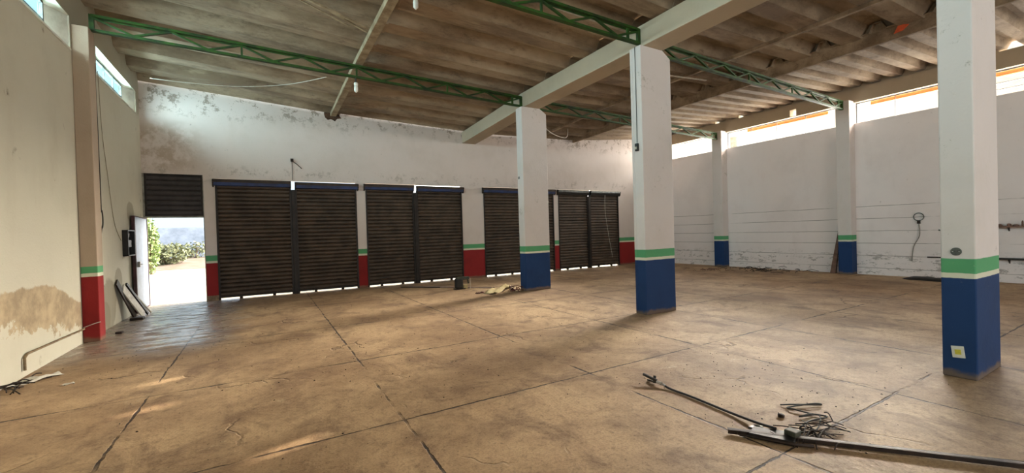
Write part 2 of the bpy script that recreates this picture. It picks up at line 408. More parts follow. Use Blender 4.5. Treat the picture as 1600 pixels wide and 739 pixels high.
# roof height (underside of the lower flanges)
def zx(x):
    P = [(-3.2, 5.47), (-2.43, 5.42), (1.85, 5.13), (5.69, 4.99), (6.2, 4.99), (10.3, 5.10), (14.7, 5.33), (15.4, 5.36)]
    for (a, za), (b, zb) in zip(P, P[1:]):
        if x <= b: return za+(zb-za)*(x-a)/(b-a)
    return P[-1][1]
def zr(x, y): return zx(x) - (.045*(y-9.1) if y > 9.1 and x < 11 else (.045*(y-9.1)*max(0, (14.7-x)/3.7) if y > 9.1 else 0))
PITCH, Y00, HC = .91, 4.34, .21
FINE = .455
def profile_pts(PITCH, prof):
    pts = []
    k0 = int((YB-Y00)/PITCH)-1
    k = k0
    while True:
        c = Y00+k*PITCH
        if c > FY+.35: break
        pts += [(c+a, h) for a, h in prof]
        k += 1
    return [p for p in pts if YB <= p[0] <= FY+.3]
WIDE_P = profile_pts(PITCH, ((-.30, 0), (-.155, HC), (.145, HC), (.27, 0)))
FINE_P = profile_pts(FINE, ((-.135, 0), (-.06, .15), (.05, .15), (.125, 0)))
mb = MB()
spans = [(-2.75, 1.95, 0), (1.70, 5.85, .028), (5.80, 10.42, .0), (10.18, 14.92, .03)]
for a, b, dz in spans:
    PP = FINE_P if a > 10 else WIDE_P
    xs = [a+(b-a)*i/4 for i in range(5)]
    n0 = len(mb.v); vs = []; fs = []
    for x in xs:
        for y, h in PP: vs.append((x, y, zr(x, y)+h+dz))
    m = len(PP)
    for i in range(4):
        for j in range(m-1): fs.append((i*m+j, (i+1)*m+j, (i+1)*m+j+1, i*m+j+1))
    mb.add(vs, fs)
cl = struct(mb, 'ceiling', M_ROOF)
so = cl.modifiers.new('thickness', 'SOLIDIFY'); so.thickness = .012; so.offset = 1
# infill under the crowns on the right wall beam; crown gaps and a beam slot placed to cast sun patches
mb = MB(); mb.box(RX-.03, RX+.2, YB, 7.01, ZRT, 5.30); mb.box(RX-.03, RX+.2, 7.20, FY, ZRT, 5.30); mb.box(RX-.03, RX+.2, 7.01, 7.20, ZRT, 4.92); mb.box(RX-.03, RX+.2, 7.01, 7.20, 5.13, 5.30)
k = int((YB-Y00)/FINE)
while Y00+k*FINE < FY:
    c = Y00+k*FINE; k += 1
    z0 = zr(RX, c)+.028; z1 = z0+.146; X = (RX+.10, RX+.2); h = FINE/2+.001
    if any(abs(c-q) < .1 for q in (8.89, 9.80)):
        mb.prism([(c-h, 5.29), (c-h, z0), (c-.135, z0), (c-.095, z1-.06), (c-.09, z1-.07), (c-.09, 5.29)], 'x', *X)
        mb.prism([(c+h, 5.29), (c+h, z0), (c+.125, z0), (c+.09, z1-.07), (c+.08, z1-.07), (c+.08, 5.29)], 'x', *X)
    elif 1.9 < c < 2.75: pass
    else: mb.prism([(c-h, 5.29), (c-h, z0), (c-.135, z0), (c-.06, z1), (c+.05, z1), (c+.125, z0), (c+h, z0), (c+h, 5.29)], 'x', *X)
struct(mb, 'trim_2', M_BEAM)
# unseen rear wall, with a wide opening added to let light in
mb = MB(); mb.box(LX-.22, 0, YB-.15, YB, 0, 5.6); mb.box(10, RX+.2, YB-.15, YB, 0, 5.6); mb.box(0, 10, YB-.15, YB, 4.4, 5.6)
struct(mb, 'wall_back', M_FRONT)

# ------------------------------------------------------------------ door, transom, leaf
d = bpy.data.objects.new('door_1', None); COL.objects.link(d); d.location = (-2.39, FY-.6, 0); d['kind'] = 'structure'
def ribs(axis_pts, thick, z0, z1, pitch, depth, mbx):
    """ribbed sheet: horizontal ribs, from (xa,ya) to (xb,yb)"""
    (xa, ya), (xb, yb) = axis_pts
    dv = Vector((xb-xa, yb-ya, 0)).normalized(); nv = Vector((dv.y, -dv.x, 0))
    z = z0; prof = []
    n = max(1, round((z1-z0)/pitch)); p = (z1-z0)/n
    for i in range(n):
        for t, h in ((0, 0), (.12, .6), (.3, 1), (.7, 1), (.88, .6)): prof.append((z0+(i+t)*p, h*depth))
    prof.append((z1, 0))
    vs = []; fs = []
    for (x, y) in ((xa, ya), (xb, yb)):
        for zz, h in prof: vs.append((x+nv.x*h, y+nv.y*h, zz))
    for (x, y) in ((xa, ya), (xb, yb)):
        for zz, h in prof: vs.append((x-nv.x*thick, y-nv.y*thick, zz))
    m = len(prof)
    for i in range(m-1):
        fs.append((i, i+1, m+i+1, m+i)); fs.append((2*m+i, 3*m+i, 3*m+i+1, 2*m+i+1))
        fs.append((i, 2*m+i, 2*m+i+1, i+1)); fs.append((m+i, m+i+1, 3*m+i+1, 3*m+i))
    fs.append((0, m, 3*m, 2*m)); fs.append((m-1, 3*m-1, 4*m-1, 2*m-1))
    mbx.add(vs, fs)
m = MB(); ribs(((-2.385, FY-.02), (-2.365, FY-1.16)), .012, .04, 2.05, .125, .034, m); m.v = [(x, y, z) for x, y, z in m.v]
m.build('door_leaf', M_DOORW, d)
m = MB(); m.box(-2.40, -2.345, FY-1.20, FY-1.15, .02, 2.07); m.box(-2.40, -2.36, FY-.03, FY-.005, .02, 2.07); m.box(-2.395, -2.36, FY-1.15, FY-.03, 2.04, 2.07); m.box(-2.395, -2.36, FY-1.15, FY-.03, .02, .05)
m.build('door_frame', M_MAROON, d)
m = MB(); m.box(-2.345, -2.30, FY-1.10, FY-1.03, .98, 1.10); m.tube([(-2.33, FY-1.07, 1.04), (-2.27, FY-1.07, 1.04), (-2.27, FY-.98, 1.04)], .009, 8)
m.build('door_handle', M_STEEL, d)
j = MB(); j.box(-2.43, -2.40, FY-.002, FY+.14, 0, 3.12); j.box(-1.29, -1.274, FY-.004, FY+.14, 0, 3.12); j.box(-2.41, -1.274, FY-.005, FY+.12, 2.075, 2.11)
j.build('door_jamb', plain('pale_jamb', srgb(150, 150, 140), srgb(110, 108, 98), 6, .7), d)
t = thing('transom_shutter', 'short fixed dark ribbed shutter panel above the open door', 'shutter', (-1.85, FY+.04, 2.11))
m = MB(); ribs(((-2.39, FY+.045), (-1.30, FY+.045)), .01, 2.13, 3.09, .12, .022, m); m.build('curtain', plain('dark_ribbed_steel', srgb(64, 58, 58), srgb(46, 42, 42), 3, .6, .2), t)
m = MB(); m.box(-2.40, -2.36, FY+.02, FY+.06, 2.11, 3.12); m.box(-1.33, -1.29, FY+.02, FY+.06, 2.11, 3.12); m.box(-2.40, -1.29, FY+.015, FY+.07, 3.085, 3.12); m.box(-2.40, -1.29, FY+.015, FY+.07, 2.11, 2.14)
m.build('surround', M_FRAME, t)

# ------------------------------------------------------------------ roller shutters
def shutter(x0, x1, label, dz=0, eL=.045, eR=.045, pale=False):
    t = thing('roller_shutter', label, 'shutter', ((x0+x1)/2, FY+.05, 0), 'black roller shutters in the front wall')
    m = MB(); ribs(((x0+.03, FY+.05), (x1-.03, FY+.05)), .008, .085, 2.90+dz, .104, .034, m); m.build('curtain', M_SHUT, t)
    m = MB(); m.box(x0+.03, x1-.03, FY+.03, FY+.062, .045, .09); m.build('bottom_bar', M_FRAME, t)
    for a in (x0, x1-.045):
        m = MB(); m.box(a, a+.045, FY-.012, FY+.08, 0, 2.88+dz); m.build('guide_rail', M_FRAME, t)
    y = FY-.11; top = 3.02+dz
    m = MB(); n = 6
    poly = [(FY+.03, top)]+[(y+.04-.04*math.sin(PI/2*i/n), top-.055*(1-math.cos(PI/2*i/n))) for i in range(n+1)]+[(y, top-.085), (FY+.03, top-.085)]
    m.prism(poly, 'x', x0-eL, x1+eR)
    m.build('roll_cover', M_ALU if pale else M_BOXTOP, t, smooth=False)
    m = MB(); m.prism([(y+.012, top-.085), (FY+.03, top-.085), (FY+.03, top-.17), (y+.028, top-.16)], 'x', x0-eL/2, x1+eR/2); m.build('valance', M_FRAME if pale else M_BLUEBAND, t)
    for a in (x0-eL-.005 if eL else x0, x1+eR-.025 if eR else x1-.03):
        m = MB(); m.prism([(y-.01, top-.02), (FY-.001, top+.005), (FY-.001, top-.20), (y+.03, top-.17)], 'x', a, a+.03); m.build('end_bracket', M_FRAME, t)
    for q in (.28, .72):
        xx = x0+(x1-x0)*q
        m = MB(); m.box(xx-.035, xx+.035, FY+.02, FY+.07, 0, .05); m.build('floor_stop', M_RUST, t)
    return t
POSTS = {}
def pair(a, b, c, labs, dzs=(0, 0), pale=False):
    s1 = shutter(a, c-.045, labs[0], dzs[0], eR=0, pale=pale); s2 = shutter(c+.045, b, labs[1], dzs[1], eL=0, pale=pale)
pair(-1.038, 2.32, .69, ('leftmost black roller shutter, next to the open door', 'black roller shutter just left of the narrow red and white pier'), (.01, -.01))
pair(2.57, 5.618, 4.05, ('black roller shutter just right of the narrow red and white pier', 'black roller shutter left of the wide red and white pier'), (.0, -.012))
pair(6.41, 9.322, 7.95, ('black roller shutter right of the wide red and white pier', 'black roller shutter mostly hidden behind the farthest blue pillar'))
pair(9.529, 12.599, 11.02, ('roller shutter with pale roll cover right of the farthest pillar', 'rightmost roller shutter, with a thin pull chain hanging down it'), pale=True)
for x, lab in ((.69, 'dark steel post between the two leftmost roller shutters'), (4.05, 'dark steel post between the second pair of roller shutters'), (7.95, 'dark steel post of the shutter pair behind the farthest pillar'), (11.02, 'dark steel post in the middle of the rightmost shutter pair')):
    p = thing('shutter_post', lab, 'post', (x, FY, 0), 'posts between shutter pairs')
    m = MB(); m.box(x-.042, x+.042, FY-.035, FY+.09, .0, 2.80); m.build('upright', M_FRAME, p, bevel=.006)
    m = MB(); m.box(x-.044, x+.044, FY-.07, FY+.02, 0, .02); m.build('foot_plate', M_RUST, p)
m = MB(); m.tube([(11.75, FY-.14, 2.86), (11.78, FY-.10, 2.2), (11.95, FY-.09, 1.2), (12.12, FY-.10, .35)], .006, 6, 5)
m.build('pull_chain', M_PALE, label='thin pale pull chain hanging in front of the rightmost roller shutter', category='chain')
h = thing('wall_hook', 'small rusty hooked rod on the wall above the leftmost shutter post', 'hook', (.69, FY-.01, 3.05))
m = MB(); m.tube([(.69, FY-.015, 3.06), (.69, FY-.015, 3.60)], .007, 6); m.build('rod', M_RUST, h)
m = MB(); m.tube([(.69, FY-.02, 3.58), (.80, FY-.02, 3.50), (.92, FY-.02, 3.38)], .010, 6, 3); m.box(.655, .725, FY-.05, FY, 3.56, 3.64); m.build('hook', M_RUST, h)

# ------------------------------------------------------------------ pillars, pilasters
def pillar(y0, y1, label):
    m = MB(); m.prism([(5.606, 0), (6.356, 0), (6.356, 4.50), (6.16, 4.622), (5.606, 4.622)], 'y', y0, y1)
    return m.build('pillar', M_PILLAR, bevel=.012, label=label, category='pillar', group='free standing pillars')
pillar(8.96, 9.234, 'white and blue striped pillar farthest away, in front of the roller shutters')
pillar(5.093, 5.341, 'white and blue striped pillar in the middle of the hall')
pillar(1.199, 1.436, 'nearest white and blue striped pillar, at the right, with a socket plate')
m = MB(); m.box(LX, -2.237, 8.84, 9.10, 0, 4.83)
m.build('pilaster', M_PIL_RED, bevel=.01, label='beige and red striped pilaster on the left wall', category='pilaster')
m = MB(); m.box(14.364, RX, 9.385, 9.76, 0, 4.95)
m.build('pilaster', M_PILLAR, bevel=.01, label='white and blue pilaster on the right wall nearer the far corner', category='pilaster')
m = MB(); m.box(14.364, RX, 5.50, 5.832, 0, 4.95)
m.build('pilaster', M_PILLAR, bevel=.01, label='white and blue pilaster on the right wall with a plank leaning beside it', category='pilaster')

# ------------------------------------------------------------------ beam, purlins
m = MB()
m.prism([(5.69, 4.622), (6.17, 4.622), (6.17, 4.98), (5.69, 4.98)], 'y', YB, 9.1)
m2 = MB()
vs = []
for y, dz in ((YB, 0), (9.1, 0), (FY, -.165)):
    for x, z in ((5.69, 4.622), (6.17, 4.622), (6.17, 4.985), (5.69, 4.985)): vs.append((x, y, z+dz))
fs = [(0,1,2,3), (8,9,10,11)]+[(k*4+i, k*4+(i+1) % 4, k*4+4+(i+1) % 4, k*4+4+i) for k in range(2) for i in range(4)]
m2.add(vs, fs).build('concrete_beam', M_BEAM, bevel=.012, label='pale concrete beam running over the three pillars to the front wall', category='beam')
def long_member(name, x0, x1, zb, h, mat, label, ysag=True, yend=FY, dwall=.11):
    mm = MB(); vs = []
    for y, dz in ((YB, 0), (9.1, 0), (yend, -dwall)):
        for x, z in ((x0, zb), (x1, zb), (x1, zb+h), (x0, zb+h)): vs.append((x, y, z+dz))
    mm.add(vs, fs)
    return mm.build(name, mat, bevel=.008, label=label, category='purlin')
long_member('roof_purlin', 1.69, 1.84, 5.01, .11, M_WOOD, 'pale timber purlin crossing the left bay and ending in a broken hole')
long_member('roof_purlin', 8.52, 8.60, 4.97, .07, M_ROOF, 'thin pale purlin just right of the concrete beam', dwall=.16)
long_member('roof_purlin', 10.29, 10.37, 4.90, .54, M_ROOF, 'deep concrete purlin along the middle of the right bay', dwall=.06)
# broken hole in the wall around the timber purlin
m = MB(); random.seed(3)
ring = [(1.755+(.20+random.uniform(-.05, .07))*math.cos(a), 4.93+(.15+random.uniform(-.04, .06))*math.sin(a)) for a in [i*2*PI/14 for i in range(14)]]
m.prism(ring, 'y', FY-.006, FY+.02); m.build('wall_hole', plain('raw_brick_break', srgb(92, 66, 48), srgb(56, 42, 32), 14, .95, bump=.8), label='ragged broken patch in the front wall around the timber purlin end', category='hole')

# ------------------------------------------------------------------ trusses
def truss(A, B, height, npan, label, verticals=(), w=.045, right_frame=True):
    A, B = Vector(A), Vector(B)
    t = thing('roof_truss', label, 'truss', tuple(A))
    up = Vector((0, 0, height)); dirv = (B-A)
    for nm, off in (('bottom_chord', Vector((0, 0, .02))), ('top_chord', up-Vector((0, 0, .02)))):
        m = MB(); m.bar(A+off, B+off, w*1.7, .038); 
        s = Vector((0, 1, 0))*w*.75
        m.bar(A+off+s+Vector((0,0,-.012 if nm[0]=='t' else .012)), B+off+s+Vector((0,0,-.012 if nm[0]=='t' else .012)), .008, .05)
        m.build(nm, M_TRUSS, t)
    for i in range(npan):
        p = A+dirv*(i/npan); q = A+dirv*((i+.5)/npan); r = A+dirv*((i+1)/npan)
        o1 = Vector((0, 0, .04)); o2 = up-Vector((0, 0, .04))
        m = MB(); m.bar(p+o2, q+o1, w*.8, .030); m.build('web_bar', M_TRUSS, t)
        m = MB(); m.bar(q+o1, r+o2, w*.8, .030); m.build('web_bar', M_TRUSS, t)
        if i in verticals:
            m = MB(); m.bar(p+o1+Vector((0,0,.0)), p+o2, w*.7, .030); m.build('web_post', M_TRUSS, t)
    for e in (A, B):
        m = MB(); m.bar(e+Vector((0, 0, .0)), e+up, w*1.3, .05); m.build('end_post', M_TRUSS, t)
    m = MB(); q = B-dirv.normalized()*.25
    m.bar(q+Vector((0, 0, .03)), q+up-Vector((0, 0, .03)), w, .03); m.build('web_post', M_TRUSS, t)
    return t
truss((-2.23, 8.98, 4.81), (5.66, 9.06, 4.63), .265, 8, 'green lattice truss spanning the left bay to the farthest pillar', (2, 4, 6))
truss((6.22, 9.1, 4.63), (14.34, 9.56, 4.64), .255, 8, 'green lattice truss in the right bay beyond the farthest pillar', (3, 5))
truss((-2.42, 5.16, 4.78), (5.66, 5.18, 4.66), .265, 8, 'green lattice truss at the top edge ending on the middle pillar', (2, 4, 6))
truss((6.25, 5.2, 4.56), (14.34, 5.66, 4.70), .255, 8, 'dark green lattice truss from the middle pillar to the right wall pilaster', (3, 5))

# broken roof splinters
for i, (a, b, r) in enumerate([((.45, 6.95, 5.10), (1.55, 7.30, 4.98), .02), ((.60, 7.05, 5.13), (1.60, 7.40, 5.02), .014), ((.55, 7.15, 5.12), (1.30, 7.32, 4.95), .012), ((1.0, 7.22, 5.08), (1.62, 7.48, 4.98), .015)]):
    m = MB(); m.bar(a, b, r*2.4, r); m.build('roof_splinter', M_WOOD, label=('longest pale splinter of broken roof sheet left of the timber purlin', 'upper pale splinter of broken roof sheet beside the timber purlin', 'shortest pale splinter of broken roof sheet left of the timber purlin', 'pale splinter touching the timber purlin below the broken sheet')[i], category='splinter', group='roof splinters')
# orange clay fragment and pale gap on the ceiling
m = MB(); m.prism([(3.20, 4.985), (3.13, 5.12), (2.99, 5.075), (3.08, 5.0)], 'x', 10.24, 10.27); m.build('clay_fragment', M_CLAY, label='bright orange clay tile piece wedged under the roof by the purlin', category='tile')

# ceiling lamps
for (x, y, z, lab) in ((1.69, 9.0, 4.62, 'small white lamp hanging under the left bay truss'), (1.97, 5.92, 4.93, 'small white lamp at the very top edge, right of the timber purlin')):
    t = thing('ceiling_lamp', lab, 'lamp', (x, y, z-.15), 'small white ceiling lamps')
    m = MB(); m.tube([(x, y, z+.12), (x, y, z)], .012, 8); m.build('cord', M_CABLE, t)
    m = MB(); m.tube([(x, y, z), (x, y, z-.02), (x, y, z-.06)], [.032, .042, .036], 12); m.build('socket', M_WHITEPL, t)
    m = MB(); m.tube([(x, y, z-.06), (x, y, z-.10), (x, y, z-.17), (x, y, z-.20)], [.030, .038, .036, .012], 12); m.build('bulb', M_WHITEPL, t, smooth=True)

# ------------------------------------------------------------------ electrics and small wall items
def wire(pts, r, mat, name, label, cat, n=6, sm=6, group=None):
    m = MB(); m.tube(pts, r, n, sm); o = m.build(name, mat, label=label, category=cat, smooth=True)
    if group: o['group'] = group
    return o
t = thing('hanging_cable', 'bundle of dark cables hanging down the left wall, knotted in a loop', 'cable', (LX+.03, 9.85, 1.65))
for i, (dy, ph) in enumerate(((0, 0), (.06, 1.5), (.03, 3))):
    m = MB(); pts = [(LX+.03+.01*i, 9.66+dy+.02*math.sin(ph+z*2), z) for z in (4.55, 4.0, 3.4, 2.8, 2.3, 2.08)]
    m.tube(pts, .007, 6, 5); m.build('strand', M_CABLE, t)
m = MB(); m.tube([(LX+.04, 9.74+.07*math.cos(a), 1.92+.16*math.sin(a)) for a in [PI/2+i*2*PI/12 for i in range(13)]], .010, 6, 3); m.tube([(LX+.04, 9.74, 1.77), (LX+.04, 9.70, 1.68), (LX+.04, 9.65, 1.62)], .008, 6, 3)
m.build('loop', M_CABLE, t)
wire([(LX+.015, 9.95, 4.5), (LX+.015, 10.05, 3.5), (LX+.015, 10.25, 2.8), (LX+.015, 10.55, 1.9), (LX+.015, 10.95, 1.55)], .005, plain('grey_wire', srgb(158, 148, 126), None, 8, .8), 'wall_wire', 'thin grey wire running down the left wall towards the fuse box', 'wire')
p = MB(); p.tube([(LX+.022, 6.98, .08), (LX+.022, 6.98, .22), (LX+.022, 7.05, .255), (LX+.022, 8.0, .235), (LX+.022, 8.82, .215)], .014, 8)
p.build('wall_conduit', plain('mud_coloured_conduit', srgb(130, 112, 84), srgb(90, 74, 54), 8, .85), label='low mud-coloured conduit along the foot of the left wall', category='conduit')
wire([(-2.225, 8.83, .30), (-2.30, 8.825, .28), (-2.42, 8.825, .235)], .006, M_PALE, 'tied_string', 'pale cord tied across the red foot of the left pilaster', 'cord')
t = thing('fuse_box', 'dark open fuse box on the left wall behind the door leaf', 'box', (LX, 11.42, 1.24))
m = MB(); m.box(LX, LX+.01, 11.08, 11.60, 1.24, 1.76); m.box(LX, LX+.09, 11.08, 11.10, 1.24, 1.76); m.box(LX, LX+.09, 11.58, 11.60, 1.24, 1.76); m.box(LX, LX+.09, 11.08, 11.60, 1.24, 1.26); m.box(LX, LX+.09, 11.08, 11.60, 1.74, 1.76); m.build('casing', M_BLACK, t)
m = MB(); m.box(LX+.01, LX+.05, 11.18, 11.5, 1.42, 1.56); m.build('breaker_row', M_FRAME, t)
m = MB(); m.box(LX+.01, LX+.03, 11.14, 11.54, 1.62, 1.70); m.build('terminal_strip', M_RUST, t)

# switch on middle pillar, with its cable
t = thing('pull_switch', 'small black switch hanging on a thin cable down the middle pillar', 'switch', (5.59, 5.20, 2.9))
m = MB(); m.tube([(5.597, 5.21, 4.62), (5.597, 5.205, 3.7), (5.597, 5.21, 2.98)], .005, 6, 3); m.build('cable', M_CABLE, t)
m = MB(); m.box(5.565, 5.605, 5.175, 5.235, 2.83, 2.96); m.build('switch_body', M_BLACK, t, bevel=.006)
m = MB(); m.box(5.553, 5.566, 5.19, 5.22, 2.86, 2.90); m.build('toggle', M_PALE, t)
m = MB(); m.tube([(5.606, 5.29, 0.1), (5.606, 5.29, 4.6)], .012, 6); m.build('pillar_conduit', M_PILLAR, label='painted conduit up the left face of the middle pillar', category='conduit')
# marks on nearest pillar
t = thing('junction_cover', 'round grey junction cover just above the green band of the nearest pillar', 'cover', (5.606, 1.328, 1.192))
m = MB(); m.tube([(5.606, 1.328, 1.192), (5.598, 1.328, 1.192)], .038, 20); m.build('cover_plate', plain('tarnished_cover', srgb(96, 98, 92), srgb(66, 68, 64), 40, .5, .5), t)
for s in (-1, 1):
    m = MB(); m.tube([(5.599, 1.328+s*.022, 1.192), (5.594, 1.328+s*.022, 1.192)], .005, 8); m.build('screw', M_STEEL, t)
t = thing('socket_plate', 'white socket plate with yellow centre on the nearest pillar', 'socket', (5.606, 1.325, .25))
m = MB(); a = math.radians(-6); cy, cz = 1.325, .247; P = [(-.043, .055), (.043, .055), (.043, -.055), (-.043, -.055)]
m.prism([(cy+u*math.cos(a)-v*math.sin(a), cz+u*math.sin(a)+v*math.cos(a)) for u, v in P], 'x', 5.596, 5.606); m.build('plate', M_WHITEPL, t, bevel=.003)
m = MB(); m.prism([(cy+u*.48*math.cos(a)-v*.42*math.sin(a), cz+u*.48*math.sin(a)+v*.42*math.cos(a)) for u, v in P], 'x', 5.592, 5.596); m.build('socket_face', M_YELLOW, t)
m = MB(); m.box(5.598, 5.606, 9.13, 9.19, 2.83, 2.89); m.build('small_plate', M_ALU, label='tiny grey plate on the left edge of the farthest pillar', category='plate')

# sagging wires under the roof
wire([(-1.9, 11.0, 4.80), (-1.305, 11, 4.80), (-.358, 11, 4.86), (.55, 10.6, 4.92), (1.15, 9.1, 4.68)], .006, M_PALE, 'sagging_wire', 'thin pale wire sagging behind the left bay truss', 'wire')
wire([(6.19, 9.2, 4.66), (6.6, 9.6, 4.50), (7.2, 9.9, 4.30), (8.1, 10.4, 4.35), (8.5, 10.8, 4.75)], .009, M_PALE, 'sagging_wire', 'thicker pale wire sagging right of the farthest pillar', 'wire')
m = MB(); m.bar((7.9, 6.4, 4.9), (8.9, 6.15, 4.86), .05, .012); m.build('light_strip', M_PALE, label='short pale batten under the roof just right of the middle pillar', category='batten')

# ------------------------------------------------------------------ things on the right wall
t = thing('wall_lamp_ring', 'round wire ring lamp bracket with cable on the right wall', 'bracket', (RX, 4.15, 1.5))
m = MB(); m.tube([(RX-.03, 4.15+.10*math.cos(a), 1.58+.10*math.sin(a)) for a in [i*2*PI/20 for i in range(21)]], .011, 6); m.build('ring', M_ALU, t)
m = MB(); m.box(RX-.05, RX, 4.12, 4.18, 1.40, 1.49); m.build('holder', M_RUST, t)
m = MB(); m.tube([(RX-.02, 4.15, 1.42), (RX-.02, 4.14, 1.1), (RX-.02, 4.26, .8), (RX-.02, 4.30, .42)], .010, 6, 5); m.build('cable', plain('grey_sleeve', srgb(150, 144, 136), None, 6, .8), t)
m = MB(); m.tube([(RX-.03, 3.62, .50), (RX-.03, 3.60, 1.2)], .016, 8); m.tube([(RX-.03, 3.60, 1.2), (RX-.03, 3.78, 1.23)], .016, 8)
m.build('water_pipe', plain('green_grey_pipe', srgb(74, 92, 80), None, 6, .7), label='dark green upright pipe on the right wall left of the nearest pillar', category='pipe')
m = MB(); m.box(RX-.025, RX, 3.60, 4.0, .52, .555); m.build('wall_bracket', M_RUST, label='rusty bar low on the right wall left of the nearest pillar', category='bracket')
m = MB(); m.prism([(5.80+.16, 0), (5.80+.30, 0), (5.80+.08, 1.22), (5.80+.03, 1.22)], 'x', RX-.20, RX-.14)
lean = m.build('leaning_plank', M_PLANK, label='pinkish wooden plank leaning beside the pilaster on the right wall', category='plank')
m = MB(); m.box(14.40, 14.5, 6.10, 6.22, 0.40, .52)
t = thing('wall_shelf', 'upper dark wall shelf with clutter right of the nearest pillar', 'shelf', (RX, 2.3, 1.3))
m = MB(); m.box(RX-.16, RX, 1.6, 2.84, 1.27, 1.30); m.build('board', M_PLANK, t)
for yy in (1.9, 2.6):
    m = MB(); m.prism([(RX-.14, 1.27), (RX, 1.27), (RX, 1.18)], 'y', yy, yy+.02); m.build('bracket', M_RUST, t)
random.seed(11)
for ji, (yy, hh, ww) in enumerate(((2.74, .05, .08), (2.60, .06, .07), (2.50, .04, .09), (2.40, .12, .035), (2.28, .06, .10))):
    m = MB(); m.tube([(RX-.08, yy, 1.30), (RX-.08, yy, 1.30+hh*.7), (RX-.08, yy, 1.30+hh)], [ww/2, ww/2, ww/4], 10)
    m.build('dusty_jar', M_PLANK, label=('dusty jar at the left end of the upper wall shelf', 'second dusty jar from the left on the upper wall shelf', 'low wide dusty jar in the middle of the upper wall shelf', 'tall thin dusty bottle on the upper wall shelf', 'dusty jar on the upper wall shelf at the edge of the photo')[ji], category='jar', group='jars on the wall shelf')
t = thing('wall_shelf', 'lower bare wall shelf right of the nearest pillar', 'shelf', (RX, 2.3, .55))
m = MB(); m.box(RX-.14, RX, 1.6, 2.84, .53, .57); m.build('board', M_FRAME, t)
for yy in (1.9, 2.6):
    m = MB(); m.prism([(RX-.12, .53), (RX, .53), (RX, .44)], 'y', yy, yy+.02); m.build('bracket', M_RUST, t)
# debris against the right wall
def twigs(cx, cy, rx, ry, n, mat, name, label, h=.05, seed=1, r=.008):
    random.seed(seed); m = MB()
    for i in range(n):
        a = random.uniform(0, PI); L = random.uniform(.1, .35)
        x = cx+random.gauss(0, rx); y = cy+random.gauss(0, ry); z = .01+random.random()*h
        m.tube([(x-L*math.cos(a)/2, y-L*math.sin(a)/2, max(.008, z-.01)), (x, y, z+.015), (x+L*math.cos(a)/2, y+L*math.sin(a)/2, max(.008, z-.012))], r, 5, 2)
    return m.build(name, mat, label=label, category='debris', kind='stuff')
twigs(13.9, 7.6, .28, .55, 60, M_RUST, 'twig_heap', 'dark tangled twigs and wire on the floor at the right wall', .09, 2)
twigs(12.9, 9.0, .22, .3, 22, M_PLANK, 'twig_litter', 'brown twig litter spread left of the dark twig heap', .03, 5)
m = MB(); random.seed(5)
N = 18; ctr = (14.15, 3.75)
ring = [(ctr[0]+.26*(1+random.uniform(-.2, .2))*math.cos(i*2*PI/N), ctr[1]+.62*(1+random.uniform(-.12, .12))*math.sin(i*2*PI/N)) for i in range(N)]
vs = [(x, y, .002) for x, y in ring]+[(ctr[0]+(x-ctr[0])*.6, ctr[1]+(y-ctr[1])*.6, .05+random.uniform(0, .03)) for x, y in ring]+[(ctr[0], ctr[1], .07)]
ff = [(i, (i+1) % N, N+(i+1) % N, N+i) for i in range(N)]+[(N+i, N+(i+1) % N, 2*N) for i in range(N)]+[tuple(range(N))[::-1]]
m.add(vs, ff).build('crumpled_tarp', M_FRAME, smooth=True, label='flat dark crumpled tarp on the floor against the right wall', category='tarp')

# ------------------------------------------------------------------ left wall foot: boards
def board(p, q, w, th, mat, name, label, cat, up=(1, 0, 0)):
    m = MB(); m.bar(p, q, w, th, up); return m.build(name, mat, label=label, category=cat)
board((-2.17, 11.20, .02), (-2.37, 10.72, .64), .22, .02, M_PALE, 'leaning_board', 'white board leaning against the left wall by the door', 'board', (1, -.1, .3))
board((-2.26, 10.98, .03), (-2.41, 10.50, .78), .16, .025, M_RUST, 'leaning_board', 'dark brown board leaning behind the white board', 'board', (1, -.1, .3))
board((-2.16, 11.46, .02), (-2.37, 10.95, .70), .07, .03, M_BLACK, 'leaning_lath', 'narrow black slat leaning right of the white board', 'slat', (1, -.1, .3))
board((-2.13, 11.60, .02), (-2.37, 11.08, .62), .035, .025, M_PALE, 'leaning_lath', 'thin white slat leaning nearest the door leaf', 'slat', (1, -.1, .3))
m = MB(); m.box(-2.30, -2.10, 10.74, 10.92, 0, .05); m.build('dark_block', M_RUST, label='small dark block under the foot of the white board', category='block', bevel=.01)
m = MB(); m.box(-2.19, -2.10, 9.35, 9.44, 0, .03); m.build('dark_chip', M_RUST, label='dark chip on the floor beside the red pilaster', category='chip', bevel=.008)
# crumpled paper by the left wall
def sheet(cx, cy, lx, ly, ang, mat, name, label, cat, amp=.03, seed=1, z0=.004):
    random.seed(seed); n = 10; k = 6; m = MB(); vs = []
    ph = [random.uniform(0, 6) for _ in range(4)]
    for i in range(n+1):
        for j in range(k+1):
            u = (i/n-.5)*lx; v = (j/k-.5)*ly*(1-.4*abs(i/n-.5))
            z = z0+amp*(.5+.5*math.sin(ph[0]+i*.9+j*.5))*(.4+.6*abs(math.sin(ph[1]+j*1.1)))
            vs.append((cx+u*math.cos(ang)-v*math.sin(ang), cy+u*math.sin(ang)+v*math.cos(ang), z))
    ff = [(i*(k+1)+j, (i+1)*(k+1)+j, (i+1)*(k+1)+j+1, i*(k+1)+j+1) for i in range(n) for j in range(k)]
    m.add(vs, ff); o = m.build(name, mat, label=label, category=cat, smooth=True)
    s = o.modifiers.new('t', 'SOLIDIFY'); s.thickness = .004; s.offset = 1
    return o
sheet(-2.27, 6.72, .50, .13, math.radians(45), M_PALE, 'paper_scrap', 'pale crumpled paper scrap on the floor at the left wall', 'paper', .05, 3)
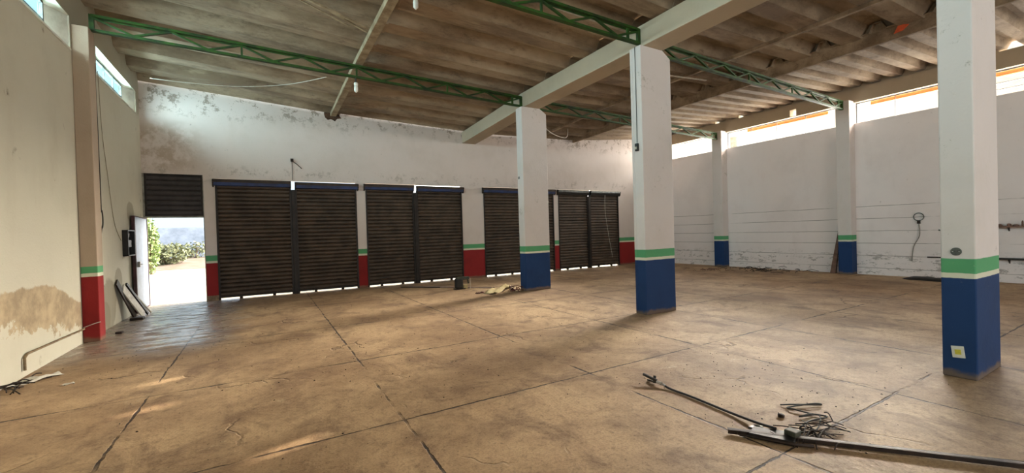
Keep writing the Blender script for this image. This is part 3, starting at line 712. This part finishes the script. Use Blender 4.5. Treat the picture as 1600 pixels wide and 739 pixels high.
twigs(-2.32, 6.5, .05, .16, 14, M_RUST, 'leaf_litter', 'dark leaf litter beside the crumpled paper at the left wall', .03, 8, .006)
sheet(-1.88, 6.35, .10, .06, .5, M_PALE, 'paper_scrap', 'tiny pale scrap on the floor right of the crumpled paper', 'paper', .01, 4)

# ------------------------------------------------------------------ things by the farthest pillar
t = thing('metal_drum_pump', 'small dark cylindrical motor standing on the floor before the shutters', 'motor', (4.52, 10.5, 0))
m = MB(); m.tube([(4.42, 10.45, .16), (4.42, 10.45, .16)], .01, 4)
m = MB(); n = 20
m.tube([(4.47, 10.40, .165), (4.40, 10.55, .165)], .0, 4)
m = MB(); m.box(4.33, 4.55, 10.42, 10.58, .02, .30); m.build('casing', M_BLACK, t, bevel=.05)
m = MB(); m.box(4.36, 4.74, 10.44, 10.56, .25, .33); m.build('head', M_OLIVE, t, bevel=.025)
m = MB(); m.tube([(4.70, 10.5, .26), (4.72, 10.5, .14)], .022, 8); m.build('nozzle', M_OLIVE, t)
m = MB(); m.box(4.56, 4.68, 10.46, 10.56, .0, .12); m.build('pale_block', M_CREAMCLOTH, t, bevel=.01)
m = MB(); m.box(4.32, 4.60, 10.42, 10.60, 0, .025); m.build('base', M_FRAME, t)
wire([(4.77, 10.47, .0), (4.76, 10.45, .12), (4.74, 10.42, .28)], .006, M_PALE, 'thin_stick', 'thin pale stick leaning on the dark motor', 'stick')
m = MB(); m.tube([(3.50, 11.9, .02), (4.35, 11.0, .022), (5.25, 10.0, .02)], .016, 8, 3); m.build('long_pole', plain('pinkish_grey_pole', srgb(168, 146, 140), None, 8, .8), label='long thin pinkish pole lying on the floor behind the motor', category='pole')
m = MB(); m.tube([(3.30, 12.0, .015), (3.75, 11.6, .015), (4.15, 11.15, .015)], .012, 8, 3); m.build('short_pole', M_RUST, label='dark rod lying left of the motor before the shutters', category='rod')
sheet(5.15, 9.52, 1.25, .34, math.radians(38), M_CREAMCLOTH, 'sacking', 'long cream crumpled sack lying left of the farthest pillar', 'sack', .10, 9)
sheet(4.55, 9.45, .22, .12, .2, M_DARKRED, 'dark_scrap', 'brown scrap at the left tip of the cream sack', 'scrap', .03, 12)
twigs(5.42, 9.3, .06, .10, 16, M_DARKRED, 'red_scrap_heap', 'dark red scraps between the cream sack and the farthest pillar', .10, 4, .012)

# ------------------------------------------------------------------ foreground bars and cables
t = thing('steel_angle_bar', 'long dark steel angle bar lying across the floor at bottom right', 'bar', (2.86, 1.80, 0))
A = Vector((2.83, 1.85, .02)); B = Vector((3.87, .575, .03))
m = MB(); m.bar(A, B, .008, .028); m.bar(A+Vector((.014, .012, .012)), B+Vector((.014, .012, .012)), .028, .006); m.build('angle', M_RUST, t)
m = MB(); m.tube([(2.86, 1.80, .018), (3.15, 1.56, .018), (3.45, 1.17, .02), (3.9, .62, .03)], .010, 8, 3); m.build('rod', M_RUST, t)
t = thing('steel_bracket', 'dark steel bracket with a bright worn edge under the angle bar', 'bracket', (3.0, 1.65, 0))
m = MB(); m.prism([(2.90, 1.74), (3.03, 1.78), (3.18, 1.56), (3.02, 1.50)], 'z', .001, .035); m.build('plate', M_BLACK, t, bevel=.004)
m = MB(); m.prism([(3.02, 1.815), (3.09, 1.81), (3.12, 1.76), (3.04, 1.765)], 'z', .002, .02); m.build('bright_edge', M_STEEL, t)
m = MB(); m.box(3.08, 3.16, 1.52, 1.60, .03, .07); m.build('lug', M_OLIVE, t, bevel=.01)
m = MB(); m.tube([(2.86, 1.78, .02), (3.02, 1.50, .02), (3.10, 1.42, .018)], .011, 8); m.build('side_rod', M_RUST, t)
t = thing('black_cable', 'thin black cable with a clamp at its end lying on the slabs', 'cable', (3.17, 2.85, 0))
m = MB(); m.tube([(3.178, 2.70, .022), (3.178, 2.62, .012), (3.177, 2.41, .012), (3.147, 2.04, .014), (3.11, 1.80, .03), (3.10, 1.66, .045)], .010, 8, 5); m.build('sheath', M_BLACK, t, smooth=True)
m = MB(); m.bar((3.145, 2.925, .075), (3.180, 2.79, .042), .018, .022); m.build('upper_jaw', M_BLACK, t)
m = MB(); m.bar((3.195, 2.915, .012), (3.175, 2.775, .030), .016, .014); m.build('lower_jaw', M_BLACK, t)
m = MB(); m.bar((3.200, 2.83, .075), (3.180, 2.82, .010), .024, .020); m.build('grip', M_BLACK, t)
m = MB(); m.tube([(3.177, 2.785, .032), (3.178, 2.73, .030)], .015, 8); m.tube([(3.178, 2.72, .028), (3.178, 2.69, .022)], .011, 8); m.build('spring', M_STEEL, t)
wire([(3.62, 1.90, .012), (3.70, 1.83, .02), (3.88, 1.72, .012), (3.82, 1.74, .03), (3.62, 1.84, .012), (3.60, 1.78, .02), (3.64, 1.68, .012), (3.66, 1.58, .02), (3.52, 1.62, .012), (3.42, 1.62, .015), (3.30, 1.60, .02)], .006, M_CABLE, 'curled_wire', 'curled dark wire on the floor above the steel bar', 'wire', 6, 5)
wire([(3.60, 1.66, .03), (3.50, 1.70, .015), (3.66, 1.64, .012), (3.50, 1.56, .018), (3.32, 1.52, .02), (3.18, 1.58, .03)], .005, M_CABLE, 'curled_wire', 'second dark wire tangled at the steel bracket', 'wire', 6, 5)
twigs(3.30, 1.52, .11, .06, 26, M_RUST, 'wire_tangle', 'tangle of short rusty wires at the end of the bars', .03, 21, .004)
m = MB(); m.tube([(3.22, 1.50, .012), (3.30, 1.38, .012), (3.36, 1.28, .012)], .010, 8); m.build('short_rod', M_RUST, label='short rusty rod pointing out below the tangle of wires', category='rod')
m = MB(); m.tube([(3.42, 1.79, .0), (3.42, 1.79, .02), (3.42, 1.79, .026)], [.022, .024, .012], 9); m.build('dark_nut', M_RUST, label='dark nut lying on the slab left of the curled wire', category='nut')
# loose crumbs on the slabs
def crumbs(name, label, boxes, n, seed, mat, smin=.003, smax=.010):
    random.seed(seed); m = MB()
    for i in range(n):
        (x0, x1, y0, y1) = random.choice(boxes); x = random.uniform(x0, x1); y = random.uniform(y0, y1)
        s = random.uniform(smin, smax)
        a = random.random()*6
        vs = [(x+s*math.cos(a+k*PI/2)*random.uniform(.6, 1.4), y+s*math.sin(a+k*PI/2)*random.uniform(.6, 1.4), .0) for k in range(4)]+[(x, y, s*.8)]
        m.add(vs, [(0,1,4), (1,2,4), (2,3,4), (3,0,4), (3,2,1,0)])
    m.build(name, mat, label=label, category='debris', kind='stuff')
crumbs('floor_crumbs', 'dark gritty crumbs and leaf bits scattered over the slabs', [(2.9, 5.6, 1.2, 4.2), (2.9, 4.7, 1.4, 3.3), (-1.2, 2.5, 3, 8), (.5, 5, 4, 9), (-2.2, -.5, 6, 10), (0, 12, 5, 11)], 520, 3, M_RUST)

# ------------------------------------------------------------------ outside
m = MB(); m.box(-25, 30, FY+.15, 29.0, -.2, -.03); m.build('yard_ground', M_YARD, kind='structure')
m = MB(); m.prism([(29.0, -.2), (29.0, -.02), (33, .35), (60, .6), (60, -.2)], 'x', -40, 30); m.build('verge_ground', M_DIRT, kind='structure')
m = MB(); m.box(-40, 20, 37.0, 37.4, .3, 2.45); m.build('boundary_wall', M_BLUEWALL, label='pale bluish boundary wall across the street seen through the door', category='wall')
def bush(name, label, c, rx, ry, rz, n, mat, seed, s=.12):
    random.seed(seed); m = MB()
    for i in range(n):
        u = Vector((random.gauss(0, 1), random.gauss(0, 1), random.gauss(0, 1))).normalized()*random.random()**.4
        p = Vector((c[0]+u.x*rx, c[1]+u.y*ry, c[2]+rz+u.z*rz))
        a = Vector((random.gauss(0,1), random.gauss(0,1), random.gauss(0,1))).normalized()*s*random.uniform(.6, 1.3)
        b = a.cross(Vector((random.gauss(0,1), random.gauss(0,1), random.gauss(0,1)))).normalized()*s*.45
        m.add([p-a, p+b, p+a, p-b], [(0,1,2,3)])
    t = thing(name, label, 'bush', c)
    m.build('foliage', mat, t)
    m = MB()
    for i in range(5):
        a = i*1.25; m.tube([(c[0], c[1], c[2]), (c[0]+rx*.5*math.cos(a), c[1]+ry*.5*math.sin(a), c[2]+rz*1.3)], .025, 6)
    m.build('stem', M_PLANK, t)
bush('roadside_bush', 'low greyish bush on the verge seen through the door', (-5.0, 31.5, .15), 1.2, .8, .65, 1100, M_BRUSH, 3)
bush('roadside_bush', 'smaller scrubby bush on the verge right of the low greyish bush', (-4.1, 35.5, .3), 1.0, .8, .6, 320, M_BRUSH, 5)
bush('leafy_shrub', 'tall bright yellow-green shrub beside the open door leaf', (-4.72, 26.0, -.05), .36, .4, 1.4, 1100, M_LEAFY, 4, .10)
# canopy added to keep sun out of the right windows; then eave boards
t = thing('sun_block_canopy', 'high flat canopy on columns, added beyond the right wall to block sun', 'canopy', (27, 8, -.2))
m = MB(); m.box(25, 33, -16, 36, 7.70, 8.42); m.build('deck', M_REVEAL, t)
for yy in (-10, 4, 18, 32):
    m = MB(); m.tube([(29, yy, -.2), (29, yy, 7.72)], .22, 14); m.build('column', M_REVEAL, t)
m = MB(); m.box(RX+.25, 60, -30, FY+.15, -.2, -.03); m.build('side_ground', M_DIRT, kind='structure')
m = MB()
for a, b in ((6.25, 8.75), (2.2, 5.2)):
    m = MB(); m.box(14.93, 15.05, a, b, 4.80, 4.90); m.build('eave_board', plain('glare_paled_orange', srgb(250, 160, 96), srgb(240, 140, 80), 4, .8), label='orange board showing in the top of the %s high window of the right wall' % ('middle' if a > 5 else 'nearer'), category='board')  # orange paled to carry the window glare in its colour
